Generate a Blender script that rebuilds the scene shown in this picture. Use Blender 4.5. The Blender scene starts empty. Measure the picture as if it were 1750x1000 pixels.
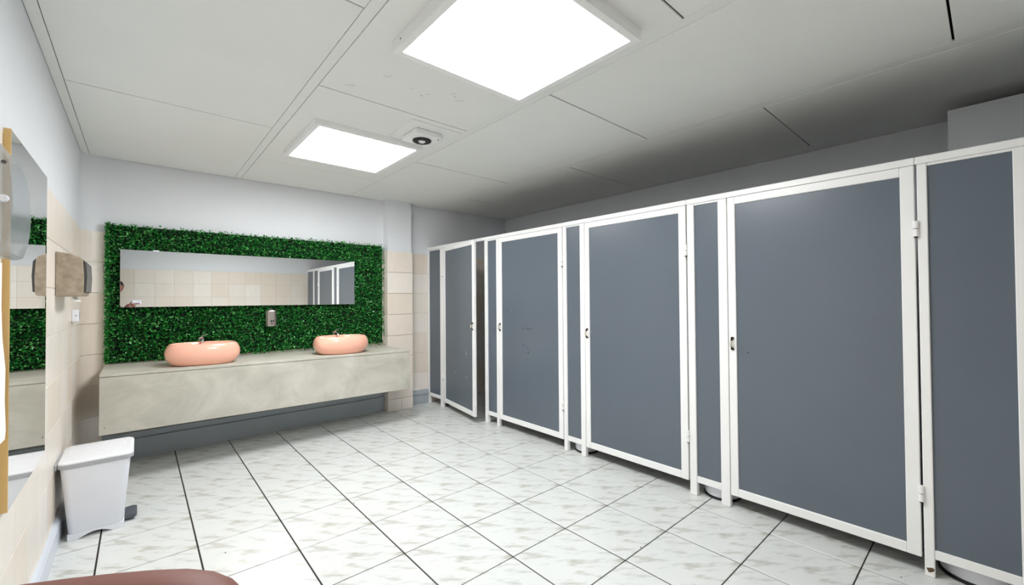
import bpy, bmesh, math, random
from mathutils import Vector, Matrix
random.seed(7)
SC = bpy.context.scene
COL = SC.collection

# ------------------------------------------------------------------ camera, world, exposure
cam_d = bpy.data.cameras.new('camera')
cam_d.sensor_width = 36.0
cam_d.lens = 723.15 / 1750 * 36.0
cam_d.clip_start = 0.004
cam_d.clip_end = 60
cam = bpy.data.objects.new('camera', cam_d)
COL.objects.link(cam)
CAM = Vector((0.1573, -2.8421, 1.3207))
CR = Vector((0.7503216, -0.66103454, -0.00712951))
CD = Vector((0.004318, 0.0156852, -0.99986766))
CF = Vector((0.66105888, 0.75019152, 0.01462329))
cam.matrix_world = Matrix(((CR.x, -CD.x, -CF.x, CAM.x), (CR.y, -CD.y, -CF.y, CAM.y),
                           (CR.z, -CD.z, -CF.z, CAM.z), (0, 0, 0, 1)))
SC.camera = cam
w = bpy.data.worlds.new('world')
SC.world = w
w.use_nodes = True
w.node_tree.nodes['Background'].inputs[0].default_value = (0.6, 0.65, 0.7, 1)
w.node_tree.nodes['Background'].inputs[1].default_value = 0.05
SC.view_settings.view_transform = 'Standard'
SC.view_settings.look = 'None'
SC.view_settings.gamma = 1
SC.view_settings.use_curve_mapping = False
SC.view_settings.exposure = 0.0
LED_STRENGTH = 25.0

# ------------------------------------------------------------------ materials
MATS = {}


def srgb(r, g, b):
    def f(c):
        c /= 255.0
        return c / 12.92 if c <= 0.04045 else ((c + 0.055) / 1.055) ** 2.4
    return (f(r), f(g), f(b), 1)


def newmat(name):
    m = bpy.data.materials.new(name)
    m.use_nodes = True
    nt = m.node_tree
    b = nt.nodes['Principled BSDF']
    MATS[name] = m
    return m, nt, b


def mix_rgb(nt, fac, a, b):
    n = nt.nodes.new('ShaderNodeMix')
    n.data_type = 'RGBA'
    for inp, v in ((n.inputs[0], fac), (n.inputs[6], a), (n.inputs[7], b)):
        if hasattr(v, 'is_linked') or hasattr(v, 'links'):
            nt.links.new(v, inp)
        else:
            inp.default_value = v
    return n.outputs[2]


def coords(nt, scale=(1, 1, 1), rot=(0, 0, 0), kind='Object'):
    tc = nt.nodes.new('ShaderNodeTexCoord')
    mp = nt.nodes.new('ShaderNodeMapping')
    mp.inputs['Scale'].default_value = scale
    mp.inputs['Rotation'].default_value = rot
    nt.links.new(tc.outputs[kind], mp.inputs[0])
    return mp.outputs[0]


def noise(nt, vec, scale, detail=4, rough=0.55, dist=0.0):
    n = nt.nodes.new('ShaderNodeTexNoise')
    n.inputs['Scale'].default_value = scale
    n.inputs['Detail'].default_value = detail
    n.inputs['Roughness'].default_value = rough
    n.inputs['Distortion'].default_value = dist
    nt.links.new(vec, n.inputs['Vector'])
    return n.outputs[0]


def ramp(nt, fac, stops):
    n = nt.nodes.new('ShaderNodeValToRGB')
    e = n.color_ramp.elements
    while len(e) < len(stops):
        e.new(0.5)
    for k, (p, c) in enumerate(stops):
        e[k].position = p
        e[k].color = c if len(c) == 4 else (*c, 1)
    nt.links.new(fac, n.inputs[0])
    return n.outputs[0]


def bump(nt, b, h, strength, dist=0.002):
    n = nt.nodes.new('ShaderNodeBump')
    n.inputs['Strength'].default_value = strength
    n.inputs['Distance'].default_value = dist
    nt.links.new(h, n.inputs['Height'])
    nt.links.new(n.outputs[0], b.inputs['Normal'])


def simple(name, c1, c2=None, rough=0.5, metal=0.0, scale=8.0, bmp=0.0, spec=0.5, stretch=(1, 1, 1), coat=0.0):
    m, nt, b = newmat(name)
    b.inputs['Roughness'].default_value = rough
    b.inputs['Metallic'].default_value = metal
    b.inputs['Specular IOR Level'].default_value = spec
    b.inputs['Coat Weight'].default_value = coat
    v = coords(nt, stretch)
    f = noise(nt, v, scale)
    col = mix_rgb(nt, f, c1, c2 if c2 else c1)
    nt.links.new(col, b.inputs['Base Color'])
    if bmp:
        bump(nt, b, noise(nt, v, scale * 12), bmp)
    return m


simple('wall_paint', srgb(238, 240, 243), srgb(232, 235, 239), rough=0.6, scale=2.5, bmp=0.05)
simple('grout_light', srgb(222, 213, 202), srgb(208, 198, 187), rough=0.9)
simple('grout_dark', srgb(30, 27, 26), srgb(60, 54, 50), rough=0.95, scale=3)
simple('baseboard_pale', srgb(226, 231, 240), srgb(214, 220, 230), rough=0.4, scale=5)
simple('baseboard_grey', srgb(178, 186, 192), srgb(160, 170, 178), rough=0.45, scale=5)
simple('ceiling_board', srgb(243, 244, 241), srgb(236, 238, 234), rough=0.9, scale=3, bmp=0.25)
simple('ceiling_void', srgb(30, 30, 30), srgb(20, 20, 20), rough=1)
simple('rail_grey', srgb(242, 243, 240), srgb(234, 236, 232), rough=0.6)
simple('frame_white', srgb(250, 250, 249), srgb(245, 245, 244), rough=0.32, scale=4)
simple('stall_grey', srgb(101, 111, 121), srgb(91, 100, 110), rough=0.3, scale=1.6, bmp=0.04, spec=0.6)
simple('chip_white', srgb(225, 228, 232), rough=0.8)
simple('handle_dark', srgb(74, 62, 52), srgb(40, 34, 30), rough=0.3, metal=0.9, scale=40)
simple('handle_cream', srgb(214, 206, 186), rough=0.35)
simple('chrome', srgb(205, 205, 205), rough=0.12, metal=1.0)
simple('steel', srgb(190, 184, 180), srgb(165, 160, 158), rough=0.3, metal=1.0, scale=6, stretch=(1, 1, 14))
simple('black', srgb(14, 14, 14), rough=0.5)
simple('basin_pink', srgb(255, 196, 172), srgb(254, 188, 163), rough=0.24, scale=3, coat=0.4)
simple('plastic_white', srgb(238, 240, 246), srgb(232, 234, 242), rough=0.4)
simple('plastic_lid', srgb(240, 241, 244), srgb(234, 236, 240), rough=0.4)
simple('plastic_grey_rim', srgb(176, 178, 182), rough=0.45)
simple('pedal_grey', srgb(92, 96, 102), srgb(76, 80, 86), rough=0.55, scale=30)
simple('leaf_back', srgb(6, 26, 12), rough=1)
simple('moss_board', srgb(10, 34, 16), srgb(5, 18, 9), rough=1, scale=30)
simple('gold', srgb(228, 196, 134), srgb(208, 168, 104), rough=0.4, metal=0.1, scale=10, stretch=(1, 1, .1))
simple('taupe', srgb(116, 100, 80), srgb(206, 192, 172), rough=0.55, scale=26)
simple('dark_grey_plastic', srgb(88, 88, 86), srgb(70, 70, 70), rough=0.35)
simple('paper', srgb(246, 246, 244), rough=0.9)
simple('skin', srgb(160, 102, 88), srgb(138, 82, 72), rough=0.55, scale=60)
simple('hair', srgb(22, 17, 15), srgb(12, 10, 9), rough=0.6, scale=60)
simple('shirt', srgb(46, 30, 28), srgb(38, 25, 24), rough=0.85, scale=30)
simple('trousers', srgb(38, 42, 54), srgb(30, 34, 44), rough=0.85, scale=30)
simple('shoe', srgb(28, 28, 30), rough=0.5)
simple('eye_white', srgb(235, 232, 226), rough=0.25)
simple('lips', srgb(120, 62, 56), rough=0.5)
simple('door_white', srgb(222, 222, 218), srgb(214, 214, 210), rough=0.45)
simple('stain_brown', srgb(96, 74, 54), rough=0.9)

m, nt, b = newmat('mirror_glass')
b.inputs['Base Color'].default_value = (0.93, 0.945, 0.94, 1)
b.inputs['Metallic'].default_value = 1
b.inputs['Roughness'].default_value = 0.0

m, nt, b = newmat('smoked_plastic')
b.inputs['Base Color'].default_value = srgb(196, 200, 204)
b.inputs['Roughness'].default_value = 0.18
tr = nt.nodes.new('ShaderNodeBsdfTransparent')
tr.inputs[0].default_value = (0.86, 0.88, 0.89, 1)
mx = nt.nodes.new('ShaderNodeMixShader')
mx.inputs[0].default_value = 0.42
nt.links.new(tr.outputs[0], mx.inputs[1])
nt.links.new(b.outputs[0], mx.inputs[2])
nt.links.new(mx.outputs[0], nt.nodes['Material Output'].inputs[0])

m, nt, b = newmat('led_diffuser')
b.inputs['Base Color'].default_value = (0.9, 0.9, 0.9, 1)
b.inputs['Emission Color'].default_value = (0.97, 0.985, 1.0, 1)
b.inputs['Emission Strength'].default_value = LED_STRENGTH

# floor tile: white glaze with a printed pattern of grey-beige blotches running across the diagonal
m, nt, b = newmat('floor_tile')
v = coords(nt, (1, 1, 1), (0, 0, math.radians(41)))
mp = nt.nodes.new('ShaderNodeMapping')
mp.inputs['Scale'].default_value = (1.0, 3.4, 1.0)
nt.links.new(v, mp.inputs[0])
n1 = noise(nt, mp.outputs[0], 5.2, 5, 0.6, 0.15)
blot = ramp(nt, n1, [(0.50, (0, 0, 0)), (0.72, (1, 1, 1))])
n2 = noise(nt, v, 3.0, 2)
tint = mix_rgb(nt, n2, srgb(150, 153, 152), srgb(168, 160, 136))
base = mix_rgb(nt, n2, srgb(219, 223, 222), srgb(221, 222, 218))
mul = nt.nodes.new('ShaderNodeMath')
mul.operation = 'MULTIPLY'
mul.inputs[1].default_value = 0.85
nt.links.new(blot, mul.inputs[0])
nt.links.new(mix_rgb(nt, mul.outputs[0], base, tint), b.inputs['Base Color'])
b.inputs['Roughness'].default_value = 0.24
b.inputs['Specular IOR Level'].default_value = 0.4

# wall tile: cream travertine look, each tile a slightly different shade
m, nt, b = newmat('wall_tile')
oi = nt.nodes.new('ShaderNodeObjectInfo')
tc = nt.nodes.new('ShaderNodeTexCoord')
ad = nt.nodes.new('ShaderNodeVectorMath')
ad.operation = 'ADD'
nt.links.new(tc.outputs['Object'], ad.inputs[0])
nt.links.new(oi.outputs['Location'], ad.inputs[1])
mp = nt.nodes.new('ShaderNodeMapping')
mp.inputs['Scale'].default_value = (3.0, 3.0, 1.2)
nt.links.new(ad.outputs[0], mp.inputs[0])
n1 = noise(nt, mp.outputs[0], 4.0, 6, 0.6, 0.6)
c1 = mix_rgb(nt, n1, srgb(250, 244, 237), srgb(240, 231, 221))
rr = ramp(nt, oi.outputs['Random'], [(0.0, srgb(255, 255, 255)), (0.55, srgb(250, 247, 243)), (0.95, srgb(248, 242, 234))])
mm = nt.nodes.new('ShaderNodeMix')
mm.data_type = 'RGBA'
mm.blend_type = 'MULTIPLY'
mm.inputs[0].default_value = 1
nt.links.new(c1, mm.inputs[6])
nt.links.new(rr, mm.inputs[7])
nt.links.new(mm.outputs[2], b.inputs['Base Color'])
b.inputs['Roughness'].default_value = 0.35

# vanity: grey-beige concrete laminate
m, nt, b = newmat('concrete_laminate')
v = coords(nt, (1, 1, 1.3))
n1 = noise(nt, v, 3.2, 8, 0.62, 0.7)
n2 = noise(nt, v, 14, 4, 0.6)
c1 = ramp(nt, n1, [(0.34, srgb(176, 173, 160)), (0.5, srgb(195, 192, 179)), (0.66, srgb(214, 210, 199))])
c2 = mix_rgb(nt, n2, srgb(186, 184, 172), srgb(206, 203, 193))
nt.links.new(mix_rgb(nt, 0.3, c1, c2), b.inputs['Base Color'])
b.inputs['Roughness'].default_value = 0.5

# artificial box leaves, every leaf its own green
m, nt, b = newmat('leaf')
ge = nt.nodes.new('ShaderNodeNewGeometry')
c = ramp(nt, ge.outputs['Random Per Island'], [(0.0, srgb(12, 80, 28)), (0.4, srgb(26, 128, 48)), (0.75, srgb(52, 162, 64)), (1.0, srgb(136, 206, 124))])
nt.links.new(c, b.inputs['Base Color'])
b.inputs['Roughness'].default_value = 0.28


# ------------------------------------------------------------------ mesh helpers
def add_box(bm, lo, hi):
    vs = [bm.verts.new((x, y, z)) for x in (lo[0], hi[0]) for y in (lo[1], hi[1]) for z in (lo[2], hi[2])]
    for f in ((0, 1, 3, 2), (4, 6, 7, 5), (0, 4, 5, 1), (2, 3, 7, 6), (0, 2, 6, 4), (1, 5, 7, 3)):
        bm.faces.new([vs[i] for i in f])
    return vs


def add_hexa(bm, p):
    """p: eight corners, ordered like add_box (x outer, then y, then z)"""
    vs = [bm.verts.new(q) for q in p]
    for f in ((0, 1, 3, 2), (4, 6, 7, 5), (0, 4, 5, 1), (2, 3, 7, 6), (0, 2, 6, 4), (1, 5, 7, 3)):
        bm.faces.new([vs[i] for i in f])


def bev(bm, off, seg=1):
    bmesh.ops.bevel(bm, geom=list(bm.edges), offset=off, segments=seg, affect='EDGES', profile=0.5)


def add_tube(bm, pts, rad, n=10, cap=True):
    pts = [Vector(p) for p in pts]
    rs = rad if isinstance(rad, (list, tuple)) else [rad] * len(pts)
    rings = []
    up = None
    for i, p in enumerate(pts):
        t = (pts[min(i + 1, len(pts) - 1)] - pts[max(i - 1, 0)]).normalized()
        if up is None:
            up = Vector((0, 0, 1)) if abs(t.z) < 0.9 else Vector((1, 0, 0))
        a = t.cross(up).normalized()
        c = a.cross(t).normalized()
        up = c
        rings.append([bm.verts.new(p + rs[i] * (math.cos(k * 2 * math.pi / n) * a + math.sin(k * 2 * math.pi / n) * c)) for k in range(n)])
    for i in range(len(rings) - 1):
        for k in range(n):
            bm.faces.new((rings[i][k], rings[i][(k + 1) % n], rings[i + 1][(k + 1) % n], rings[i + 1][k]))
    if cap:
        bm.faces.new(rings[0][::-1])
        bm.faces.new(rings[-1])


def add_rings(bm, rings, close_first=True, close_last=True):
    R_ = [[bm.verts.new(p) for p in r] for r in rings]
    n = len(R_[0])
    for i in range(len(R_) - 1):
        for k in range(n):
            bm.faces.new((R_[i][k], R_[i][(k + 1) % n], R_[i + 1][(k + 1) % n], R_[i + 1][k]))
    if close_first:
        bm.faces.new(R_[0][::-1])
    if close_last:
        bm.faces.new(R_[-1])


def superellipse(cx, cy, rx, ry, z, e=2.0, n=48):
    out = []
    for k in range(n):
        t = 2 * math.pi * k / n
        c, s = math.cos(t), math.sin(t)
        out.append((cx + rx * math.copysign(abs(c) ** (2 / e), c), cy + ry * math.copysign(abs(s) ** (2 / e), s), z))
    return out


def add_prism(bm, prof, axis, a, b_):
    """extrude a closed 2-D profile along an axis from a to b_"""
    def pt(u, v_, t):
        return {'x': (t, u, v_), 'y': (u, t, v_), 'z': (u, v_, t)}[axis]
    A = [bm.verts.new(pt(u, v_, a)) for u, v_ in prof]
    B = [bm.verts.new(pt(u, v_, b_)) for u, v_ in prof]
    n = len(prof)
    for k in range(n):
        bm.faces.new((A[k], A[(k + 1) % n], B[(k + 1) % n], B[k]))
    bm.faces.new(A[::-1])
    bm.faces.new(B)


def finish(name, bm, mat, parent=None, smooth=False, loc=None):
    bmesh.ops.recalc_face_normals(bm, faces=bm.faces)
    me = bpy.data.meshes.new(name)
    bm.to_mesh(me)
    bm.free()
    me.materials.append(MATS[mat])
    if smooth:
        for p in me.polygons:
            p.use_smooth = True
        if smooth != 'all':
            me.set_sharp_from_angle(angle=math.radians(38))
    o = bpy.data.objects.new(name, me)
    COL.objects.link(o)
    if loc is not None:
        o.location = loc
    if parent is not None:
        o.parent = parent
    return o


def tag(o, label=None, cat=None, group=None, kind=None):
    if label:
        o['label'] = label
    if cat:
        o['category'] = cat
    if group:
        o['group'] = group
    if kind:
        o['kind'] = kind
    return o


def thing(name, label, cat, loc=(0, 0, 0), rz=0.0, group=None):
    o = bpy.data.objects.new(name, None)
    o.empty_display_size = 0.1
    COL.objects.link(o)
    o.location = loc
    o.rotation_euler = (0, 0, rz)
    return tag(o, label, cat, group)


def boxes(name, lst, mat, parent=None, bevel=0.0, seg=1, off=(0, 0, 0), smooth=False):
    """one mesh of axis-aligned boxes given in world coordinates; off = the parent's location"""
    bm = bmesh.new()
    for lo, hi in lst:
        add_box(bm, [lo[i] - off[i] for i in range(3)], [hi[i] - off[i] for i in range(3)])
    if bevel:
        bev(bm, bevel, seg)
    return finish(name, bm, mat, parent, smooth)


def linkcopy(src, parent, loc, name=None):
    o = src.copy()
    COL.objects.link(o)
    o.parent = parent
    o.location = loc
    return o


# ------------------------------------------------------------------ the room
XL, XR, YB, YN, ZC = -0.195, 4.28, 1.98, -3.36, 2.507
YD = -2.42           # the added entrance recess starts here on the left
XD = -1.0

floor = boxes('floor', [((XD - .1, YN - .1, -0.1), (XR + .1, YB + .1, -0.004))], 'grout_dark')
tag(floor, 'white marbled square floor tiles with dark joints', kind='structure')
T = 0.4
TILE_CACHE = {}


def plate(name, sx, sy, sz, mat, parent, loc, b=0.0015):
    """a bevelled slab shared between alike pieces; loc is its centre"""
    key = (name, round(sx, 4), round(sy, 4), round(sz, 4))
    if key in TILE_CACHE:
        return linkcopy(TILE_CACHE[key], parent, loc)
    bm = bmesh.new()
    add_box(bm, (-sx / 2, -sy / 2, -sz / 2), (sx / 2, sy / 2, sz / 2))
    if b:
        bev(bm, b)
    o = finish(name, bm, mat, parent, loc=loc)
    TILE_CACHE[key] = o
    return o


def cut(lo, hi, a, b_):
    return max(lo, a), min(hi, b_)


GX, GY = 0.0075, 0.0058
# a full-size tile first, so that the shared mesh and its printed pattern repeat as on the photograph
for i in range(-3, 11):
    for j in range(-9, 5):
        x0, x1 = cut(XD + .002, XR - .002, i * T + GX / 2, (i + 1) * T - GX / 2)
        y0, y1 = cut(YN + .002, YB - .002, j * T + GY / 2, (j + 1) * T - GY / 2)
        if x1 < XL and y1 > YD:
            if y0 > YD - .02:
                continue
            y1 = YD - .002
        if y0 > YD and x0 < XL:
            x0 = XL + .003
        if x1 - x0 < .012 or y1 - y0 < .012:
            continue
        plate('floor_tile', x1 - x0, y1 - y0, 0.012, 'floor_tile', floor, ((x0 + x1) / 2, (y0 + y1) / 2, -0.006 + random.uniform(-.0004, .0004)))

wall_left = boxes('wall_left', [((XL - .1, YD, 0), (XL, YB + .1, 2.6))], 'wall_paint')
wall_back = boxes('wall_back', [((XL - .1, YB, 0), (XR + .1, YB + .1, 2.6))], 'wall_paint')
wall_right = boxes('wall_right', [((XR, YN - .1, 0), (XR + .1, YB, 2.6))], 'wall_paint')
wall_near = boxes('wall_near', [((XD - .1, YN - .1, 0), (XR, YN, 2.6))], 'wall_paint')
wall_recess = boxes('wall_recess', [((XD - .1, YD, 0), (XL - .1, YD + .1, 2.6)), ((XD - .1, YN, 2.1), (XD, YD, 2.6)),
                                    ((XD - .1, YN, 0), (XD, YN + .05, 2.1)), ((XD - .1, YD - .05, 0), (XD, YD, 2.1))], 'wall_paint')  # recess wall added out of view, helps shut out the world light
for o, l in ((wall_left, 'pale painted left wall above cream tiles'), (wall_back, 'pale painted back wall behind the green hedge panel'),
             (wall_right, 'pale painted wall above and behind the toilet stalls'), (wall_near, 'tiled wall seen only in the long mirror'),
             (wall_recess, 'painted wall closing off the added entrance recess')):
    tag(o, l, kind='structure')
dr = boxes('added_door', [((XD - .06, YN + .055, 0.008), (XD - .02, YD - .055, 2.09))], 'door_white', bevel=.004)  # unseen leaf added to close the recess against the world light
tag(dr, 'plain white door leaf added out of view to keep background light out', kind='structure')
bm = bmesh.new()
add_tube(bm, [(XD - .02, YD - .13, 1.02), (XD + .03, YD - .13, 1.02), (XD + .035, YD - .14, 1.02), (XD + .035, YD - .25, 1.02)], .009)
finish('door_handle', bm, 'chrome', dr, True)

# cove in the corner between left and back wall
RC = 0.13
def cove_strip(name, z0, z1, r, parent, mat, thick, n=10):
    bm = bmesh.new()
    cx, cy = XL + RC, YB - RC
    prof = []
    for k in range(n + 1):
        a = math.pi / 2 + k / n * math.pi / 2
        prof.append((cx + r * math.cos(a), cy + r * math.sin(a)))
    for k in range(n, -1, -1):
        a = math.pi / 2 + k / n * math.pi / 2
        prof.append((cx + (r + thick) * math.cos(a), cy + (r + thick) * math.sin(a)))
    add_prism(bm, prof, 'z', z0, z1)
    return finish(name, bm, mat, parent, True)


cove = cove_strip('trim_1', 0, ZC + .02, RC, None, 'wall_paint', .02)
tag(cove, 'rounded corner between the left wall and back wall', kind='structure')

# wall tiles: eight rows up to 1.894 m
ROWZ = [0.0] + [0.144 + .25 * k for k in range(8)]
GW = 0.004
TP = 0.008


def tile_wall(parent, axis, plane, sign, a0, a1, pitch, rows, skip=None, start=None, nm='wall_tile'):
    """tiles on a wall; axis = running axis, plane = wall surface, sign = direction into the room"""
    s = a0 if start is None else start
    k0 = math.floor((a0 - s) / pitch)
    for r in rows:
        z0, z1 = ROWZ[r], ROWZ[r + 1]
        k = k0
        while s + k * pitch < a1 - .004:
            p0, p1 = cut(a0, a1, s + k * pitch, s + (k + 1) * pitch)
            k += 1
            if p1 - p0 < .015 or (skip and skip(p0, p1, z0, z1)):
                continue
            L, H = p1 - p0 - GW, z1 - z0 - GW
            c = (p0 + p1) / 2
            zc = (z0 + z1) / 2
            if axis == 'x':
                plate(nm, L, TP, H, 'wall_tile', parent, (c, plane + sign * TP / 2, zc), .0012)
            else:
                plate(nm, TP, L, H, 'wall_tile', parent, (plane + sign * TP / 2, c, zc), .0012)


for r in range(8):
    cove_strip('wall_tile', ROWZ[r] + GW / 2, ROWZ[r + 1] - GW / 2, RC - TP, cove, 'wall_tile', TP)
# grout beds under the tiles
boxes('grout_bed', [((XL, YD, 0), (XL + .004, YB - RC, 1.894))], 'grout_light', wall_left)
boxes('grout_bed', [((XL + RC, YB - .004, 0), (2.36, YB, 1.894)), ((2.66, YB - .004, 0), (XR, YB, 1.894))], 'grout_light', wall_back)
boxes('grout_bed', [((XL, YN, 0), (2.95, YN + .004, 1.894))], 'grout_light', wall_near)
tile_wall(wall_left, 'y', XL, 1, YD, YB - RC, .25, range(8), skip=lambda a, b_, z0, z1: a > -.62 and b_ < .06 and z0 > .64 and z1 < 1.9)
tile_wall(wall_back, 'x', YB, -1, XL + RC, 2.355, .25, range(8), skip=lambda a, b_, z0, z1: a > .0 and b_ < 2.33 and z0 > .79)
tile_wall(wall_back, 'x', YB, -1, 2.665, XR, .28, range(8))
tile_wall(wall_near, 'x', YN, 1, XL, 2.945, .279, range(8), start=.09 - .279 * 2)

# tiled pillar beside the vanity
pil = boxes('pillar', [((2.355, 1.86, 0), (2.658, YB, ZC + .02))], 'wall_paint')
tag(pil, 'square pillar, painted above and tiled below, beside the vanity', kind='structure')
boxes('grout_bed', [((2.351, 1.856, 0), (2.662, YB - .002, 1.892))], 'grout_light', pil)
for r in range(8):
    z0, z1 = ROWZ[r], ROWZ[r + 1]
    spans = [(2.348, 2.668)] if r else [(2.348, 2.52), (2.52, 2.668)]
    for a, b_ in spans:
        plate('wall_tile', b_ - a - .003, .01, z1 - z0 - GW, 'wall_tile', pil, ((a + b_) / 2, 1.851, (z0 + z1) / 2), .0012)
    for xx in (2.348, 2.663):
        plate('wall_tile', .006, YB - .008 - 1.857, z1 - z0 - GW, 'wall_tile', pil, (xx + .003 - .001, (YB - .008 + 1.857) / 2, (z0 + z1) / 2), .001)

# baseboards: a flat board with a stepped ledge above
def ledge(name, prof, axis, a, b_, label):
    bm = bmesh.new()
    add_prism(bm, prof, axis, a, b_)
    return tag(finish(name, bm, 'baseboard_grey', None, True), label, kind='structure')


PB = [(0, 0), (-.022, 0), (-.022, .145), (-.044, .150), (-.044, .168), (-.018, .172), (-.018, .198), (-.040, .203), (-.040, .222), (0, .228)]
yb = YB - TP
ledge('baseboard_back', [(yb + u, v_) for u, v_ in PB], 'x', XL + RC, 2.345, 'grey stepped baseboard under the floating vanity')
PB2 = [(0, 0), (-.02, 0), (-.02, .118), (-.034, .124), (-.034, .15), (-.022, .156), (-.022, .17), (0, .174)]
ledge('baseboard_corner', [(yb + u, v_) for u, v_ in PB2], 'x', 2.672, 2.94, 'grey stepped baseboard between pillar and toilet stalls')
xl = XL + TP
bm = bmesh.new()
add_prism(bm, [(xl, 0), (xl + .022, 0), (xl + .022, .1), (xl + .014, .118), (xl, .122)], 'y', YD, YB - RC)
tag(finish('baseboard_left', bm, 'baseboard_pale'), 'pale low baseboard along the left wall', kind='structure')

# bulkhead column above the stalls on the right
bh = boxes('trim_2', [((3.85, YN, 0), (XR, -2.679, 2.446))], 'wall_paint')
tag(bh, 'boxed-in column rising behind the last toilet stall', kind='structure')

# ------------------------------------------------------------------ ceiling
ceil = boxes('ceiling', [((XD - .1, YN - .1, 2.53), (XR + .1, YB + .1, 2.6))], 'ceiling_void')
tag(ceil, 'suspended ceiling of large pale grey boards', kind='structure')
RAILS = [(-.193, -.151), (.842, .893), (1.893, 1.946), (3.006, 3.086), (4.122, 4.19)]
cols = [(-.148, .8395), (.8955, 1.8905), (1.9485, 3.003), (3.0885, 4.1195), (4.1925, XR - .006)]
starts = [.417, 1.182, .433, 1.262, .46]
PITCH = 1.587
for k, ((x0, x1), s) in enumerate(zip(cols, starts)):
    y = s + PITCH * math.ceil((YB - s) / PITCH)
    while y > YN:
        y1, y0 = min(y, YB - .006), max(y - PITCH, YN + .004)
        if y1 - y0 > .03:
            dz = random.uniform(-.0015, .0015)
            plate('ceiling_board', x1 - x0, y1 - y0 - .009, .012, 'ceiling_board', ceil, ((x0 + x1) / 2, (y0 + y1) / 2, ZC + .006 + dz), .0015)
        y -= PITCH
for x0, x1 in RAILS:
    plate('ceiling_rail', x1 - x0, YB - YN - .01, .01, 'rail_grey', ceil, ((x0 + x1) / 2, (YB + YN) / 2, ZC + .006), .001)
plate('ceiling_board', XL - .105 - XD, YD - YN, .012, 'ceiling_board', ceil, ((XD + XL - .105) / 2, (YD + YN) / 2, ZC + .006), .0015)
plate('ceiling_board', .1, YD - YN, .012, 'ceiling_board', ceil, (XL - .052, (YD + YN) / 2, ZC + .006), .0015)


# ------------------------------------------------------------------ ceiling lights and fan
def led(label, x0, x1, y0, y1, zb, group):
    c = ((x0 + x1) / 2, (y0 + y1) / 2, zb)
    t = thing('ceiling_light', label, 'ceiling light', c, group=group)
    f = .034
    bm = bmesh.new()
    hx, hy, h = (x1 - x0) / 2, (y1 - y0) / 2, ZC - zb - .0005
    for lo, hi in (((-hx, -hy, 0), (hx, -hy + f, h)), ((-hx, hy - f, 0), (hx, hy, h)),
                   ((-hx, -hy + f, 0), (-hx + f, hy - f, h)), ((hx - f, -hy + f, 0), (hx, hy - f, h))):
        add_box(bm, lo, hi)
    finish('frame', bm, 'frame_white', t)
    bm = bmesh.new()
    add_box(bm, (-hx + f, -hy + f, .003), (hx - f, hy - f, .012))
    finish('diffuser', bm, 'led_diffuser', t)
    bm = bmesh.new()
    add_tube(bm, [(-hx - .0015, hy * .8, h * .5), (-hx + .002, hy * .8, h * .5)], .004, 8)
    finish('screw', bm, 'handle_dark', t)
    return t


led('square white light panel beside the extractor fan', 1.012, 1.790, .045, .868, 2.470, 'ceiling light panels')
led('large square light panel nearest, cut by the top of the picture', 1.022, 1.808, -1.84, -1.046, 2.450, 'ceiling light panels')

fan = thing('extractor_fan', 'small square white extractor fan with black round grille on ceiling', 'fan', (1.68, -.15, 2.46))
fo = (1.68, -.15, 2.46)
boxes('base_plate', [((1.497, -.352, 2.499), (1.884, .012, 2.5066))], 'ceiling_board', fan, .002, off=fo)
boxes('housing', [((1.575, -.262, 2.462), (1.775, -.048, 2.4985))], 'frame_white', fan, .006, 2, off=fo)
bm = bmesh.new()
N = 32
def ring(r, z):
    return [(r * math.cos(2 * math.pi * k / N) - .003, r * math.sin(2 * math.pi * k / N), z) for k in range(N)]
add_rings(bm, [ring(.066, .0018), ring(.066, -.004), ring(.060, -.008), ring(.03, -.008), ring(.027, -.003), ring(.027, .0015)])
gr = finish('grille', bm, 'black', fan, True)
bm = bmesh.new()
add_rings(bm, [ring(.026, .001), ring(.025, -.008), ring(.016, -.014), ring(.004, -.015)])
finish('hub', bm, 'frame_white', gr, True)
bm = bmesh.new()
for k in range(18):
    a = k * 2 * math.pi / 18
    c, s = math.cos(a), math.sin(a)
    add_tube(bm, [(.032 * c - .003, .032 * s, -.009), (.056 * math.cos(a + .3) - .003, .056 * math.sin(a + .3), -.009)], .0016, 5)
finish('vane', bm, 'dark_grey_plastic', gr)
bm = bmesh.new()
add_tube(bm, [(.078, -.088, .004), (.078, -.088, -.001)], .006, 8)
finish('indicator', bm, 'dark_grey_plastic', fan)

# grey scuffs pressed into the board beside the large light panel, a little dirt on the floor
simple('scuff_grey', srgb(220, 221, 217), srgb(204, 205, 201), rough=1, scale=60)


def flakes(name, spots, mat, parent, z, up):
    bm = bmesh.new()
    for x, y, a, c, ang in spots:
        ps = []
        for k in range(9):
            t = 2 * math.pi * k / 9
            u, v_ = a * math.cos(t) * random.uniform(.6, 1.1), c * math.sin(t) * random.uniform(.5, 1.1)
            ps.append((x + u * math.cos(ang) - v_ * math.sin(ang), y + u * math.sin(ang) + v_ * math.cos(ang)))
        add_rings(bm, [[(p, q, z) for p, q in ps], [((p - x) * .8 + x, (q - y) * .8 + y, z + up) for p, q in ps]])
    o = finish(name, bm, mat, parent)
    o['kind'] = 'stuff'
    return o


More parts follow.
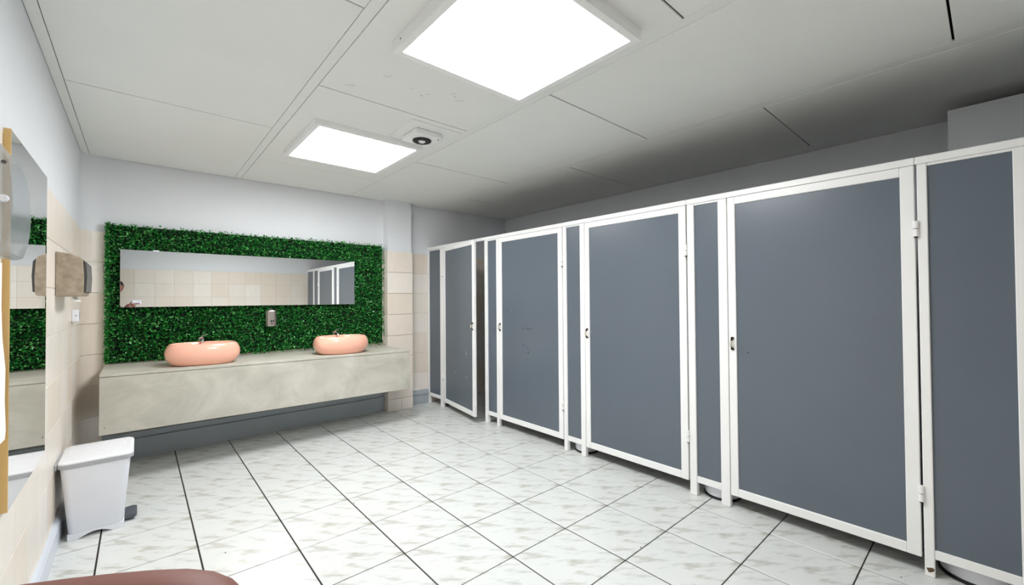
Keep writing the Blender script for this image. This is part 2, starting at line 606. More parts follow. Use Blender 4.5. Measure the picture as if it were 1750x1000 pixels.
flakes('scuff_marks', [(1.022, -.516, .035, .004, -.5), (1.04, -.53, .016, .003, -.3), (1.136, -.734, .03, .004, .1), (1.15, -.75, .018, .004, -.4),
                       (1.30, -.70, .012, .004, .2), (1.383, -.666, .012, .008, 0), (1.40, -.70, .02, .003, -.5), (1.513, -.805, .02, .006, -.4),
                       (1.54, -.78, .014, .006, .3), (1.57, -.74, .02, .004, -.6), (1.60, -.76, .03, .004, -.4)], 'scuff_grey', ceil, ZC - .0016, -.0006)
flakes('dirt_specks', [(.502, -.165, .006, .004, .3), (1.21, -.08, .006, .005, .8), (1.199, -.15, .006, .005, .1), (2.845, -2.539, .004, .003, 0), (2.153, -1.593, .005, .004, 0)],
       'handle_dark', floor, .0004, .002)

# ------------------------------------------------------------------ toilet stalls
XS = 2.948
FD = .034             # frame depth
ZT = 1.985


def frame_parts(parent, o, spans, rail):
    """posts = [(y0, y1)], one object each; rail segment on top"""
    for y0, y1 in spans:
        lo, hi = min(y0, y1), max(y0, y1)
        boxes('post', [((XS, lo, 0.0), (XS + FD, hi, 1.9495))], 'frame_white', parent, .003, off=o)
    boxes('top_rail', [((XS - .004, min(rail), 1.95), (XS + FD + .004, max(rail), ZT))], 'frame_white', parent, .003, off=o)


def fixed_panel(parent, o, ya, yb_, z0=.088, z1=1.9495):
    lo, hi = min(ya, yb_), max(ya, yb_)
    boxes('bottom_rail', [((XS + .003, lo, z0), (XS + FD - .003, hi, z0 + .042))], 'frame_white', parent, .002, off=o)
    boxes('panel', [((XS + .012, lo, z0 + .042), (XS + .024, hi, z1 - .012))], 'stall_grey', parent, off=o)
    boxes('panel_trim', [((XS + .004, lo, z1 - .012), (XS + .03, hi, z1))], 'frame_white', parent, .0015, off=o)


def divider(parent, o, y, far=XR):
    boxes('divider', [((XS + FD, y - .01, .13), (far - .01, y + .01, 1.945))], 'stall_grey', parent, off=o)


def make_door(parent, o_hinge, width, hinge_near, ang, zb, chips=(), handle_z=1.03):
    """door leaf; local y runs from the hinge along the leaf; hinge_near: the hinge is at the near (-y) end"""
    s = 1 if hinge_near else -1
    d = bpy.data.objects.new('door', None)
    COL.objects.link(d)
    d.parent = parent
    d.location = o_hinge
    d.rotation_euler = (0, 0, ang)
    st_h, st_f, rl = .055, .046, .046   # stile at hinge, free stile, rails
    z1 = 1.9485

    def bx(name, y0, y1, za, zb_, x0=0.0, x1=FD - .004, mat='frame_white', bv=.003):
        lo, hi = sorted((s * y0, s * y1))
        bm = bmesh.new()
        add_box(bm, (x0, lo, za), (x1, hi, zb_))
        if bv:
            bev(bm, bv)
        return finish(name, bm, mat, d)
    bx('stile', 0.003, st_h, zb, z1)
    bx('stile', width - st_f, width, zb, z1)
    bx('rail', st_h, width - st_f, zb, zb + .05)
    bx('rail', st_h, width - st_f, z1 - rl, z1)
    bx('panel', st_h, width - st_f, zb + .05, z1 - rl, .009, .021, 'stall_grey', 0)
    # hinges: two barrel halves on a leaf
    for hz in (1.64, .383):
        bm = bmesh.new()
        add_tube(bm, [(-.006, 0, hz + .003), (-.006, 0, hz + .038)], .0105, 12)
        add_tube(bm, [(-.006, 0, hz - .036), (-.006, 0, hz - .001)], .0105, 12)
        lo, hi = sorted((0, s * .02))
        add_box(bm, (-.002, lo, hz + .004), (0.0, hi, hz + .036))
        h = finish('hinge', bm, 'frame_white', d, True)
        bm = bmesh.new()
        add_tube(bm, [(-.006, 0, hz - .042), (-.006, 0, hz - .036)], .007, 10)
        finish('hinge_pin', bm, 'handle_dark', d, True)
    # bow handle: dark feet, pale grip
    yh = s * (width - st_f * .5)
    hb = []
    for k in range(9):
        t = k / 8
        hb.append((-.006 - .022 * math.sin(math.pi * t), yh, handle_z + .034 - .068 * t))
    bm = bmesh.new()
    for zz in (.034, -.034):
        add_box(bm, (-.007, yh - .009, handle_z + zz - .007), (-.0003, yh + .009, handle_z + zz + .007))
    bev(bm, .002)
    add_tube(bm, hb, .0055, 8)
    finish('door_handle', bm, 'handle_dark', d, True)
    bm = bmesh.new()
    add_tube(bm, hb[2:7], .0068, 8)
    finish('handle_grip', bm, 'handle_cream', d, True)
    if chips:
        bm = bmesh.new()
        for (yy, zz, a, c) in chips:
            n = 6
            ph = random.random() * 6
            top = [bm.verts.new((.0082, s * yy + a * math.cos(ph + k * math.pi / 3) * random.uniform(.6, 1.1), zz + c * math.sin(ph + k * math.pi / 3) * random.uniform(.6, 1.1))) for k in range(n)]
            bm.faces.new(top)
        bmesh.ops.solidify(bm, geom=list(bm.faces), thickness=.0006)
        o = finish('paint_chips', bm, 'chip_white', d)
        o['label'] = 'bare white chips in the grey panel'
        o['kind'] = 'stuff'
    return d


GRP = 'grey toilet stalls along the right side'
# far stall, door ajar
o0 = (XS, 1.604, 0)
s0 = thing('toilet_stall', 'farthest grey toilet stall, beside the corner, its door standing ajar', 'toilet stall', o0, group=GRP)
frame_parts(s0, o0, [(1.971, 1.939), (1.672, 1.612)], (1.971, .78))
fixed_panel(s0, o0, 1.939, 1.672)
make_door(s0, (0.0, 0.0, 0), .822, False, math.radians(-9.0), .07,
          chips=[(.62, .72, .006, .022), (.33, .48, .008, .007), (.62, .46, .008, .009), (.6, .76, .004, .006)])
# second stall
o1 = (XS, .655, 0)
s1 = thing('toilet_stall', 'grey toilet stall with many white chips on its closed door', 'toilet stall', o1, group=GRP)
frame_parts(s1, o1, [(.774, .723), (.575, .537), ], (.779, -.348))
fixed_panel(s1, o1, .723, .575)
divider(s1, o1, .749)
make_door(s1, (0, -.345 - .655, 0), .878, True, 0, .085,
          chips=[(.69, 1.2, .006, .006), (.52, 1.03, .005, .008), (.455, 1.033, .008, .005), (.43, 1.032, .005, .004), (.395, 1.032, .005, .008),
                 (.52, .875, .01, .005), (.46, .84, .006, .005), (.452, .80, .007, .01)])
# third stall
o2 = (XS, -.47, 0)
s2 = thing('toilet_stall', 'grey toilet stall third from the corner, door closed', 'toilet stall', o2, group=GRP)
frame_parts(s2, o2, [(-.351, -.391), (-.541, -.590)], (-.349, -1.472))
fixed_panel(s2, o2, -.391, -.541)
divider(s2, o2, -.371)
make_door(s2, (0, -1.47 + .47, 0), .876, True, 0, .085, chips=[(.03, 1.0, .004, .004), (.1, .72, .006, .003), (.822, 1.04, .003, .006)])
# fourth stall
o3 = (XS, -1.6, 0)
s3 = thing('toilet_stall', 'nearest grey toilet stall, with the widest door in the picture', 'toilet stall', o3, group=GRP)
frame_parts(s3, o3, [(-1.476, -1.524), (-1.680, -1.735)], (-1.473, -2.604))
fixed_panel(s3, o3, -1.524, -1.680)
divider(s3, o3, -1.50)
make_door(s3, (0, -2.605 + 1.6, 0), .866, True, 0, .08, chips=[(.82, 1.045, .003, .005), (.76, .98, .006, .003), (.818, 1.0, .003, .004)])
# end panel
o4 = (XS, -2.63, 0)
s4 = thing('stall_end_panel', 'fixed dark grey end panel in white frame at the right edge of the picture', 'partition', o4)
frame_parts(s4, o4, [(-2.611, -2.646), (-2.908, -2.962)], (-2.605, YN + .002))
fixed_panel(s4, o4, -2.646, -2.908)
fixed_panel(s4, o4, -2.962, YN + .003)
divider(s4, o4, -2.628)
bm = bmesh.new()
add_rings(bm, [[(-.0001 - dx, -.0005 + .0125 * k_ * math.cos(a) * (1 + .25 * math.sin(3 * a)), .034 + .013 * k_ * math.sin(a) * (1 + .3 * math.cos(2 * a + 1))) for a in [2 * math.pi * q_ / 14 for q_ in range(14)]] for dx, k_ in ((0, 1), (.0004, .85))])
finish('rust_stain', bm, 'stain_brown', s4)


# round white bins behind the narrow panels
def round_bin(label, x, y, r):
    t = thing('round_bin', label, 'bin', (x, y, 0), group='round bins behind the stall fronts')
    NB = 36
    def rg(rr, z):
        return [(rr * math.cos(2 * math.pi * k / NB), rr * math.sin(2 * math.pi * k / NB), z) for k in range(NB)]
    bm = bmesh.new()
    add_rings(bm, [rg(r * .97, .0), rg(r * 1.0, .003), rg(r * 1.0, .014), rg(r * .96, .016)])
    finish('base_rim', bm, 'black', t, True)
    bm = bmesh.new()
    add_rings(bm, [rg(r * .95, .0165), rg(r * .97, .03), rg(r * 1.0, .27), rg(r * 1.02, .275), rg(r * 1.02, .29), rg(r * .97, .292)])
    finish('body', bm, 'plastic_white', t, True)
    bm = bmesh.new()
    add_rings(bm, [rg(r * 1.01, .2925), rg(r * .98, .305), rg(r * .7, .325), rg(r * .3, .333)])
    finish('lid', bm, 'plastic_lid', t, True)


round_bin('white round bin peeping out under the narrow panel of the third stall', 3.088, -.488, .1)
round_bin('white round bin peeping out under the narrow panel of the nearest stall', 3.098, -1.628, .112)
round_bin('white round bin with black base rim under the end panel', 3.118, -2.775, .13)
round_bin('white round bin under the panel left of the ajar door', 3.13, 1.72, .1)

# ------------------------------------------------------------------ floating vanity
YV = 1.30
XV0, XV1 = -.050, 2.337
ZL, ZR = .806, .779          # the top is not quite level
BL, BR = .380, .366


def zt(x):
    return ZL + (ZR - ZL) * (x - XV0) / (XV1 - XV0)


def zbm(x):
    return BL + (BR - BL) * (x - XV0) / (XV1 - XV0)


van = thing('vanity_counter', 'long floating concrete-look washstand counter under the hedge panel', 'counter', (1.14, 1.64, .37))
vo = Vector((1.14, 1.64, .37))


def hexa(name, x0, x1, y0, y1, zfa, zfb, mat, parent, o, bevel=.0):
    bm = bmesh.new()
    add_hexa(bm, [Vector((x, y, f(x))) - Vector(o) for x in (x0, x1) for y in (y0, y1) for f in (zfa, zfb)])
    if bevel:
        bev(bm, bevel)
    return finish(name, bm, mat, parent)


yw = YB - TP - .001
hexa('countertop', XV0, XV1, YV, yw, lambda x: zt(x) - .018, zt, 'concrete_laminate', van, vo, .0015)
hexa('front_panel', XV0 + .0, XV1 - .02, YV + .002, YV + .022, zbm, lambda x: zt(x) - .021, 'concrete_laminate', van, vo, .001)
hexa('side_panel', XV1 - .019, XV1 - .001, YV + .002, 1.84, zbm, lambda x: zt(x) - .021, 'concrete_laminate', van, vo, .001)
hexa('side_panel', XV0 + .001, XV0 + .019, YV + .0225, yw, zbm, lambda x: zt(x) - .021, 'concrete_laminate', van, vo, .001)
hexa('bottom_board', XV0 + .02, XV1 - .02, YV + .0225, yw, lambda x: zbm(x) + .004, lambda x: zbm(x) + .02, 'concrete_laminate', van, vo)
bm = bmesh.new()
add_tube(bm, [Vector((-.022, YV + .0022, .43)) - vo, Vector((-.022, YV + .0008, .43)) - vo], .004, 8)
finish('screw', bm, 'dark_grey_plastic', van)


# ------------------------------------------------------------------ washbasins
def basin(label, cx, cy, rx, ry):
    z = zt(cx) + .0008
    t = thing('washbasin', label, 'washbasin', (cx, cy, z), group='pink bowl basins on the vanity')
    t.rotation_euler = (0, math.atan((ZL - ZR) / (XV1 - XV0)), 0)
    H = .172
    prof = [(.72, 0.0), (.80, .004), (.90, .028), (.975, .062), (1.0, .092), (.985, .122), (.945, .148), (.90, .164), (.868, H),
            (.845, .1715), (.83, .165), (.80, .13), (.72, .07), (.5, .03), (.2, .022)]
    bm = bmesh.new()
    add_rings(bm, [superellipse(0, 0, rx * s_, ry * s_, zz, 2.5, 56) for s_, zz in prof])
    finish('bowl', bm, 'basin_pink', t, 'all')
    bm = bmesh.new()
    add_rings(bm, [superellipse(0, 0, .028, .028, .0245, 2, 20), superellipse(0, 0, .028, .028, .029, 2, 20), superellipse(0, 0, .02, .02, .032, 2, 20)])
    finish('drain', bm, 'chrome', t, True)
    # tap on a column behind the bowl, spout reaching over the rim
    fy = ry + .028
    f = bpy.data.objects.new('faucet', None)
    COL.objects.link(f)
    f.parent = t
    bm = bmesh.new()
    add_rings(bm, [superellipse(0, fy, r_, r_, zz, 2, 20) for r_, zz in ((.026, 0), (.026, .006), (.02, .01), (.019, .185), (.021, .19), (.021, .205), (.012, .211))])
    finish('column', bm, 'chrome', f, True)
    bm = bmesh.new()
    add_tube(bm, [(0, fy, .178), (0, fy - .05, .188), (0, fy - .09, .186), (0, fy - .108, .176), (0, fy - .11, .165)], [.012, .012, .012, .012, .011], 12)
    finish('spout', bm, 'chrome', f, True)
    bm = bmesh.new()
    add_tube(bm, [(0, fy, .208), (.012, fy - .02, .222), (.03, fy - .055, .232)], [.010, .008, .006], 10)
    finish('lever', bm, 'chrome', f, True)


basin('pink oval bowl basin on the left of the vanity', .562, 1.51, .257, .172)
basin('pink oval bowl basin on the right of the vanity', 1.69, 1.51, .262, .172)

# ------------------------------------------------------------------ hedge panel
hp = thing('hedge_panel', 'dark green artificial hedge panel covering the back wall', 'hedge panel', (1.145, 1.97, .8))
ho = Vector((1.145, 1.97, .8))
HX0, HX1, HZ0, HZ1 = -.043, 2.332, .79, 1.966
boxes('backing', [((HX0 + .01, 1.955, HZ0 + .022), (HX1 - .008, 1.9715, HZ1 - .012))], 'moss_board', hp, off=ho)
verts, faces = [], []
MX0, MX1, MZ0, MZ1 = .039, 1.975, 1.272, 1.752
cnt = 0
while cnt < 23000:
    x = random.uniform(HX0, HX1) if cnt > 1500 else random.uniform(HX0, HX0 + .02)
    z = random.uniform(max(HZ0, zt(x) + .012), HZ1)
    if MX0 + .03 < x < MX1 - .03 and MZ0 + .03 < z < MZ1 - .03:
        continue
    cnt += 1
    inm = MX0 - .012 < x < MX1 + .012 and MZ0 - .012 < z < MZ1 + .012
    y = random.uniform(1.925, 1.955) if not inm else random.uniform(1.945, 1.952)
    L = random.uniform(.017, .027)
    W = L * random.uniform(.24, .34)
    d = Vector((random.gauss(0, .75), -random.uniform(.25, 1.0) * (0.5 if inm else 1), random.gauss(.1, .6)))
    if x < HX0 + .02:
        d.x -= .8
    d.normalize()
    sd = d.cross(Vector((random.gauss(0, 1), random.gauss(0, .3), random.gauss(0, 1)))).normalized()
    nn = d.cross(sd)
    p = Vector((x, y, z)) - ho
    i = len(verts)
    verts += [p, p + d * L * .5 + sd * W + nn * L * .06, p + d * L * .5 - sd * W + nn * L * .06, p + d * L - nn * L * .1, p + d * L * .5 - nn * L * .02]
    faces += [(i, i + 1, i + 4), (i, i + 4, i + 2), (i + 1, i + 3, i + 4), (i + 4, i + 3, i + 2)]
me = bpy.data.meshes.new('leaves')
me.from_pydata([tuple(v_) for v_ in verts], [], faces)
me.materials.append(MATS['leaf'])
lv = bpy.data.objects.new('leaves', me)
COL.objects.link(lv)
lv.parent = hp
lv['kind'] = 'stuff'

# ------------------------------------------------------------------ long mirror on the hedge
mr = thing('hanging_mirror', 'long frameless mirror hung on the green hedge panel', 'mirror', (1.007, 1.92, 1.27))
mo = (1.007, 1.92, 1.27)
boxes('backing', [((MX0 + .004, 1.908, MZ0 + .004), (MX1 - .004, 1.921, MZ1 - .004))], 'black', mr, off=mo)
boxes('glass', [((MX0, 1.90, MZ0), (MX1, 1.9075, MZ1))], 'mirror_glass', mr, .0012, off=mo)
boxes('clip', [((.245, 1.897, MZ1 - .006), (.285, 1.8995, MZ1 + .006)), ((.245, 1.8995, MZ1 + .0005), (.285, 1.91, MZ1 + .006))], 'plastic_white', mr, off=mo)

# ------------------------------------------------------------------ soap dispenser
sp = thing('soap_dispenser', 'small stainless steel soap dispenser below the long mirror', 'soap dispenser', (1.143, 1.90, 1.064))
so = Vector((1.143, 1.90, 1.064))
prof = [(-.05, .05), (-.05, -.012), (-.036, -.030), (-.020, -.036), (.020, -.036), (.036, -.030), (.05, -.012), (.05, .05)]
bm = bmesh.new()
rings = []
for z, k in ((0.0, .9), (.01, 1.0), (.148, 1.0), (.158, .92)):
    rings.append([(u * k, v_ * k, z) for u, v_ in prof])
add_rings(bm, rings)
finish('body', bm, 'steel', sp)
bm = bmesh.new()
for u, z, a, c in ((-.007, .052, .007, .011), (.011, .053, .007, .010), (-.001, .028, .009, .006)):
    add_rings(bm, [[(u + a * math.cos(k * math.pi / 8) * f, yy, z + c * math.sin(k * math.pi / 8)*f) for k in range(16)] for yy, f in ((-.0355, 1), (-.0385, .9))])
finish('lock_window', bm, 'black', sp)
bm = bmesh.new()
add_tube(bm, [(0, -.005, .1585), (0, -.005, .176)], .011, 12)
finish('filler_cap', bm, 'dark_grey_plastic', sp, True)

# ------------------------------------------------------------------ left wall: mirror, paper dispensers, socket
XM = -.169
lm = thing('hanging_mirror', 'tall mirror with gold side edge on the left wall', 'mirror', (-.18, -.29, .62))
lo_ = (-.18, -.29, .62)
boxes('backing', [((-.1865, -.655, .622), (XM - .006, .082, 1.904))], 'gold', lm, off=lo_)
boxes('glass', [((XM - .0055, -.656, .62), (XM, .083, 1.906))], 'mirror_glass', lm, .0008, off=lo_)
boxes('edge_strip', [((-.1865, -.664, .62), (XM, -.6565, 1.906))], 'gold', lm, off=lo_)

# taupe paper towel dispenser
pd = thing('towel_dispenser', 'taupe paper towel dispenser on the left wall beside the mirror', 'dispenser', (-.13, .71, 1.35))
po = Vector((-.13, .71, 1.35))
bm = bmesh.new()
cs = [(-.1865, 1.352), (-.1865, 1.597), (-.14, 1.590), (-.095, 1.574), (-.082, 1.562), (-.076, 1.46), (-.078, 1.362), (-.088, 1.354)]
add_prism(bm, [(u - po.x, v_ - po.z) for u, v_ in cs], 'y', .53 - po.y, .90 - po.y)
bev(bm, .004)
finish('housing', bm, 'taupe', pd)
bm = bmesh.new()
add_prism(bm, [(-.0815 - po.x, 1.372 - po.z), (-.0805 - po.x, 1.556 - po.z), (-.068 - po.x, 1.54 - po.z), (-.064 - po.x, 1.46 - po.z), (-.068 - po.x, 1.376 - po.z)], 'y', .545 - po.y, .885 - po.y)
finish('front_cover', bm, 'dark_grey_plastic', pd)
bm = bmesh.new()
add_prism(bm, [(-.13 - po.x, 1.3515 - po.z), (-.127 - po.x, 1.335 - po.z), (-.112 - po.x, 1.322 - po.z), (-.108 - po.x, 1.323 - po.z), (-.122 - po.x, 1.337 - po.z), (-.126 - po.x, 1.3515 - po.z)], 'y', .58 - po.y, .84 - po.y)
tw = finish('paper_sheet', bm, 'paper', pd, True)
tw['label'] = 'white paper end hanging out'

# power socket
sk = thing('power_socket', 'small white surface-mounted power socket below the taupe dispenser', 'socket', (-.187, 1.32, 1.184))
ko = (-.187, 1.32, 1.184)
boxes('box', [((-.1868, 1.285, 1.186), (-.152, 1.365, 1.266))], 'plastic_white', sk, .004, 2, off=ko)
boxes('outlet', [((-.1518, 1.303, 1.204), (-.1505, 1.347, 1.248))], 'plastic_grey_rim', sk, .0004, off=ko)
bm = bmesh.new()
add_tube(bm, [(.022, -.0352, .042), (.022, -.0362, .042)], .004, 8)
finish('cable_hole', bm, 'dark_grey_plastic', sk)

# smoked plastic dispenser close to the camera
sdx = thing('roll_dispenser', 'smoky translucent roll dispenser in front of the gold-edged mirror', 'dispenser', (-.15, -.93, 1.45))
sdo = Vector((-.15, -.93, 1.45))
prof = [(-.1865, 1.46), (-.1865, 1.705)] + [(-.1865 + .0785 * (1 - math.cos(a)) / 2 * 1.0, 1.705 + .058 * math.sin(a)) for a in [math.pi * k / 12 for k in range(1, 9)]] + \
       [(-.114, 1.71), (-.108, 1.66), (-.105, 1.60), (-.106, 1.55), (-.111, 1.50), (-.121, 1.458), (-.14, 1.452)]
bm = bmesh.new()
add_prism(bm, [(u - sdo.x, v_ - sdo.z) for u, v_ in prof], 'y', -1.06 - sdo.y, -.80 - sdo.y)
bev(bm, .004, 2)
finish('cover', bm, 'smoked_plastic', sdx, True)
bm = bmesh.new()
add_tube(bm, [(-.122 - sdo.x, -1.061 - sdo.y, 1.605 - sdo.z), (-.122 - sdo.x, -1.072 - sdo.y, 1.605 - sdo.z)], [.011, .009], 16)
finish('lock_knob', bm, 'plastic_white', sdx, True)
bm = bmesh.new()
add_tube(bm, [(-.122 - sdo.x, -1.061 - sdo.y, 1.705 - sdo.z), (-.122 - sdo.x, -1.064 - sdo.y, 1.705 - sdo.z)], .005, 12)
finish('screw', bm, 'dark_grey_plastic', sdx, True)
bm = bmesh.new()
pp = [(-.1815, 1.45), (-.182, 1.3), (-.179, 1.2), (-.172, 1.1), (-.173, 1.0), (-.170, .9), (-.172, .87)]
ps = [(u - sdo.x, v_ - sdo.z) for u, v_ in pp] + [(u - .0012 - sdo.x, v_ - sdo.z) for u, v_ in pp[::-1]]
add_prism(bm, ps, 'y', -.80 - sdo.y, -.69 - sdo.y)
q = finish('paper_sheet', bm, 'paper', sdx, True)
q['label'] = 'long white paper strip hanging down'

# ------------------------------------------------------------------ pedal bin
pb = thing('pedal_bin', 'white plastic pedal bin with ribbed lid beside the left wall', 'bin', (-.02, .70, 0))
bo = Vector((-.02, .70, 0))


def rrect(x0, x1, y0, y1, r, z, n=6):
    out = []
    for cx, cy, a0 in ((x1 - r, y1 - r, 0), (x0 + r, y1 - r, 90), (x0 + r, y0 + r, 180), (x1 - r, y0 + r, 270)):
        for k in range(n + 1):
            a = math.radians(a0 + 90 * k / n)
            out.append((cx + r * math.cos(a) - bo.x, cy + r * math.sin(a) - bo.y, z))
    return out


# body with an arched cut-out at the foot (front and back)
bm = bmesh.new()
add_rings(bm, [rrect(-.132, .092, .545, .86, .03, .035), rrect(-.134, .094, .543, .862, .03, .04), rrect(-.166, .124, .530, .90, .035, .400)])
finish('body', bm, 'plastic_white', pb, True)
bm = bmesh.new()
ar = [(-.134, .0), (-.09, .0)] + [(-.09 + .14 * k / 8, .024 * math.sin(math.pi * k / 8)) for k in range(1, 8)] + [(.05, .0), (.096, .0), (.0965, .0345), (-.1345, .0345)]
add_prism(bm, [(u - bo.x, v_) for u, v_ in ar], 'y', .542 - bo.y, .864 - bo.y)
finish('foot', bm, 'plastic_white', pb)
bm = bmesh.new()
add_rings(bm, [rrect(-.172, .132, .524, .91, .038, .4005), rrect(-.176, .138, .520, .915, .04, .405), rrect(-.176, .138, .520, .915, .04, .424)])
finish('rim', bm, 'plastic_grey_rim', pb, True)
bm = bmesh.new()
add_rings(bm, [rrect(-.175, .137, .521, .914, .04, .4245), rrect(-.174, .136, .522, .913, .04, .431), rrect(-.164, .126, .532, .903, .034, .437)])
ld = finish('lid', bm, 'plastic_lid', pb, True)
bm = bmesh.new()
for k in range(6):
    y = .585 + .052 * k
    add_prism(bm, [(y - bo.y - .012, .4373), (y - bo.y + .012, .4373), (y - bo.y + .008, .4395), (y - bo.y - .008, .4395)], 'x', -.148 - bo.x, .105 - bo.x)
finish('rib', bm, 'plastic_lid', ld)
boxes('hinge_tab', [((-.1865, .545, .398), (-.1765, .83, .428))], 'plastic_grey_rim', pb, .003, off=bo)
bm = bmesh.new()
add_prism(bm, [(.0955, .012), (.0955, .036), (.135, .040), (.152, .034), (.154, .024), (.14, .014)], 'y', .615, .76)
for v_ in bm.verts:
    v_.co -= bo
bev(bm, .004, 2)
finish('pedal', bm, 'pedal_grey', pb, True)

# ------------------------------------------------------------------ the photographer, standing in the added entrance recess
def W(x, y, z):
    """a point given in the camera's right/down/forward frame, metres from the lens"""
    return CAM + CR * x + CD * y + CF * z


def skin_obj(name, chains, mat, parent, sub=2, o=Vector((0, 0, 0))):
    """chains: list of (points, radii, links) - each chain is grown by a Skin modifier"""
    vs, es, rs, roots = [], [], [], []
    for pts, rad, links in chains:
        b0 = len(vs)
        vs += [Vector(p) - o for p in pts]
        rs += rad
        roots.append(b0)
        es += [(b0 + a, b0 + c) for a, c in (links or [(k, k + 1) for k in range(len(pts) - 1)])]
    me = bpy.data.meshes.new(name)
    me.from_pydata([tuple(v_) for v_ in vs], es, [])
    ob = bpy.data.objects.new(name, me)
    COL.objects.link(ob)
    ob.parent = parent
    sk_ = ob.modifiers.new('skin', 'SKIN')
    sk_.use_smooth_shade = True
    for k, d_ in enumerate(me.skin_vertices[0].data):
        r = rs[k]
        d_.radius = r if isinstance(r, tuple) else (r, r)
        d_.use_root = k in roots
    sb = ob.modifiers.new('sub', 'SUBSURF')
    sb.levels = sub
    sb.render_levels = sub
    me.materials.append(MATS[mat])
    return ob


PX, PY = -.36, -3.10
per = thing('person', 'person in a dark top holding up a phone, glimpsed in the long mirror', 'person', (PX, PY, 0))
po = Vector((PX, PY, 0))
hd = Vector((-.118, -3.03, 1.555))       # head centre
sh_r = Vector((-.175, -3.07, 1.325))
el_r = Vector((-.06, -3.00, 1.075))
wr_r = W(-.150, .075, -.055)
palm = W(-.122, .052, -.020)
sh_l = Vector((-.455, -3.12, 1.36))
el_l = Vector((-.545, -3.13, 1.09))
wr_l = Vector((-.56, -3.06, .86))
pts = [Vector((PX, PY, .92)), Vector((PX + .015, PY + .01, 1.10)), Vector((PX + .045, PY + .005, 1.27)), Vector((PX + .10, PY + .02, 1.375)), Vector((-.195, -3.06, 1.44)), Vector((-.14, -3.045, 1.49)),
       sh_r, el_r, wr_r, palm, sh_l, el_l, wr_l, Vector((-.56, -3.04, .80)),
       Vector((PX + .085, PY, .88)), Vector((PX + .095, PY + .02, .48)), Vector((PX + .095, PY - .02, .10)), Vector((PX + .10, PY + .09, .035)),
       Vector((PX - .085, PY, .88)), Vector((PX - .095, PY + .02, .48)), Vector((PX - .095, PY - .02, .10)), Vector((PX - .10, PY + .09, .035))]
rad = [.095, .080, .085, .050, .042, .046, .038, .034, .026, .03, .038, .034, .026, .03, .070, .048, .036, .03, .070, .048, .036, .03]
lk = [(0, 1), (1, 2), (2, 3), (3, 4), (4, 5), (3, 6), (6, 7), (7, 8), (8, 9), (3, 10), (10, 11), (11, 12), (12, 13),
      (0, 14), (14, 15), (15, 16), (16, 17), (0, 18), (18, 19), (19, 20), (20, 21)]
chains = [(pts, rad, lk)]
# right hand: index finger strays in front of the lens, the others wrap the phone, the thumb lies along its back
fr = .0086
chains += [
    ([palm, W(-.096, .0425, .014), W(-.068, .0388, .036), W(-.0420, .0398, .0460), W(-.0285, .0397, .0465)], [.0105, .0100, .0098, .0092, .0084], None),
    ([palm + CD * .012, W(-.100, .066, .006), W(-.084, .072, .018), W(-.070, .070, .014), W(-.064, .068, .008)], [.010, .0095, .0088, .008, .0072], None),
    ([palm + CD * .024, W(-.106, .080, .002), W(-.092, .086, .012), W(-.080, .083, .009), W(-.074, .080, .004)], [.0095, .009, .0084, .0078, .007], None),
    ([palm + CD * .034, W(-.112, .092, -.004), W(-.101, .096, .004), W(-.092, .093, .003), W(-.087, .090, .000)], [.0085, .008, .0074, .0068, .006], None),
    ([palm - CD * .004, W(-.118, .030, -.032), W(-.098, .016, -.034), W(-.080, .010, -.031)], [.012, .0105, .0095, .008], None)]
# left hand hanging, slightly curled
pl = Vector((-.56, -3.04, .80))
for k in range(4):
    bx_ = pl + Vector((.002, .024 - .016 * k, -.03))
    L = (.034, .038, .035, .027)[k]
    chains.append(([pl + Vector((0, .018 - .012 * k, -.005)), bx_ + Vector((0, 0, -.02)), bx_ + Vector((.008, 0, -.02 - L * .7)), bx_ + Vector((.02, 0, -.02 - L * 1.2))], [.0095, .0088, .008, .0068], None))
chains.append(([pl + Vector((.0, .018, .02)), pl + Vector((.012, .038, -.01)), pl + Vector((.02, .042, -.04))], [.011, .0095, .008], None))
body = skin_obj('body', chains, 'skin', per, 2, po)

# head: one shaped mesh with nose, brow, chin; then eyes, ears, hair as pieces of it
bm = bmesh.new()
bmesh.ops.create_uvsphere(bm, u_segments=32, v_segments=24, radius=1)
yaw = math.radians(-22)
for v_ in bm.verts:
    x, y, z = v_.co
    ww = .074 * (1 - .22 * max(0, -z) ** 1.5)
    dd = .094 * (1 - .10 * max(0, -z))
    zz = .112 * z
    yy = dd * y
    if y > 0:
        yy += .022 * math.exp(-((x / .16) ** 2) - ((z + .12) / .17) ** 2)       # nose
        yy += .008 * math.exp(-((x / .3) ** 2) - ((z + .78) / .16) ** 2)        # chin
        yy -= .008 * (math.exp(-(((abs(x) - .38) / .17) ** 2) - ((z - .06) / .1) ** 2))   # eye sockets
        yy += .004 * math.exp(-((x / .3) ** 2) - ((z + .45) / .08) ** 2)
    v_.co = (ww * x, yy, zz)
head = finish('head', bm, 'skin', per, 'all', loc=hd - po)
head.rotation_euler = (math.radians(-6), math.radians(6), yaw)
for sx in (-1, 1):
    bm = bmesh.new()
    bmesh.ops.create_uvsphere(bm, u_segments=12, v_segments=8, radius=.0115)
    finish('eye', bm, 'eye_white', head, 'all', loc=(sx * .028, .073, .006))
    bm = bmesh.new()
    bmesh.ops.create_uvsphere(bm, u_segments=10, v_segments=6, radius=.006)
    finish('pupil', bm, 'hair', head, 'all', loc=(sx * .028, .0805, .006))
    bm = bmesh.new()
    bmesh.ops.create_uvsphere(bm, u_segments=12, v_segments=8, radius=1)
    for v_ in bm.verts:
        v_.co = (v_.co.x * .010, v_.co.y * .022, v_.co.z * .032)
    finish('ear', bm, 'skin', head, 'all', loc=(sx * .074, -.008, -.005))
bm = bmesh.new()
bmesh.ops.create_uvsphere(bm, u_segments=14, v_segments=8, radius=1)
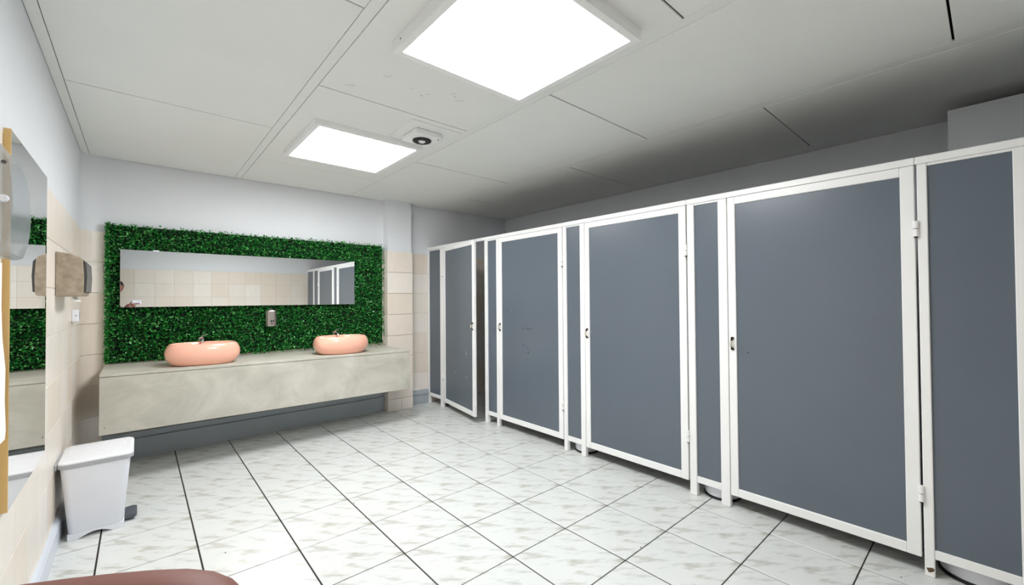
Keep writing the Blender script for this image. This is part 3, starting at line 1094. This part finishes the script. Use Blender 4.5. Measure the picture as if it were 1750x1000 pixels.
for v_ in bm.verts:
    v_.co = (v_.co.x * .022, v_.co.y * .006, v_.co.z * .007)
finish('mouth', bm, 'lips', head, 'all', loc=(0, .083, -.052))
bm = bmesh.new()
bmesh.ops.create_uvsphere(bm, u_segments=32, v_segments=20, radius=1)
bmesh.ops.delete(bm, geom=[v_ for v_ in bm.verts if v_.co.z < (.42 if v_.co.y > .45 else (.05 if v_.co.y > -.1 else -.42))], context='VERTS')
for v_ in bm.verts:
    v_.co = (v_.co.x * .082, v_.co.y * .103 - .003, v_.co.z * .122)
bmesh.ops.solidify(bm, geom=list(bm.faces), thickness=.006)
finish('hair', bm, 'hair', head, 'all')

# clothes: a long-sleeved top, trousers, shoes
def lerp(a, c, t):
    return a + (c - a) * t


chest = Vector((PX + .075, PY + .01, 1.32))
skin_obj('shirt', [([Vector((PX, PY, .80)), Vector((PX, PY, .92)), Vector((PX + .015, PY + .01, 1.10)), Vector((PX + .045, PY + .005, 1.27)), Vector((PX + .095, PY + .02, 1.355)), Vector((-.215, -3.063, 1.41))],
                    [(.15, .125), (.165, .135), (.15, .125), (.165, .13), (.115, .09), (.066, .06)], None),
                   ([chest, lerp(chest, sh_r, .7), sh_r + Vector((0, 0, -.02)), el_r, lerp(el_r, wr_r, .86)], [.07, .075, .074, .056, .039], None),
                   ([chest, lerp(chest, sh_l, .7), sh_l + Vector((0, 0, -.02)), el_l, lerp(el_l, wr_l, .9)], [.07, .075, .074, .056, .040], None)], 'shirt', per, 2, po)
skin_obj('trousers', [([Vector((PX, PY, .93)), Vector((PX + .085, PY, .84)), Vector((PX + .095, PY + .02, .48)), Vector((PX + .095, PY - .02, .10)),
                        Vector((PX - .085, PY, .84)), Vector((PX - .095, PY + .02, .48)), Vector((PX - .095, PY - .02, .10)), Vector((PX, PY, .99))],
                       [.115, .098, .07, .056, .098, .07, .056, .09], [(0, 1), (1, 2), (2, 3), (0, 4), (4, 5), (5, 6), (0, 7)])], 'trousers', per, 2, po)
for sx in (-1, 1):
    bm = bmesh.new()
    x0 = PX + sx * .0975
    rings = []
    for z, k in ((0.0, .96), (.02, 1.0), (.05, .92), (.085, .62)):
        rings.append([(p[0] - po.x, p[1] - po.y, z) for p in superellipse(x0, PY + .045 - (.06 if z > .06 else 0), .05 * k, .135 * k * (.6 if z > .06 else 1), z, 2.4, 24)])
    add_rings(bm, rings)
    finish('shoe', bm, 'shoe', per, True)

# the phone it is all seen through: a thin pale slab just behind the lens
ph = thing('phone', 'pale phone held up in front of the face', 'phone', W(-.03, .01, -.010))
bm = bmesh.new()
o_ = W(-.03, .01, -.010)
add_hexa(bm, [W(x, y, z) - o_ for x in (-.105, .045) for y in (.05, -.022) for z in (-.014, -.006)])
bev(bm, .002, 2)
finish('phone_body', bm, 'plastic_white', ph)
bm = bmesh.new()
add_tube(bm, [W(0, 0, -.0058) - o_, W(0, 0, -.0045) - o_], .006, 16)
finish('lens', bm, 'black', ph)
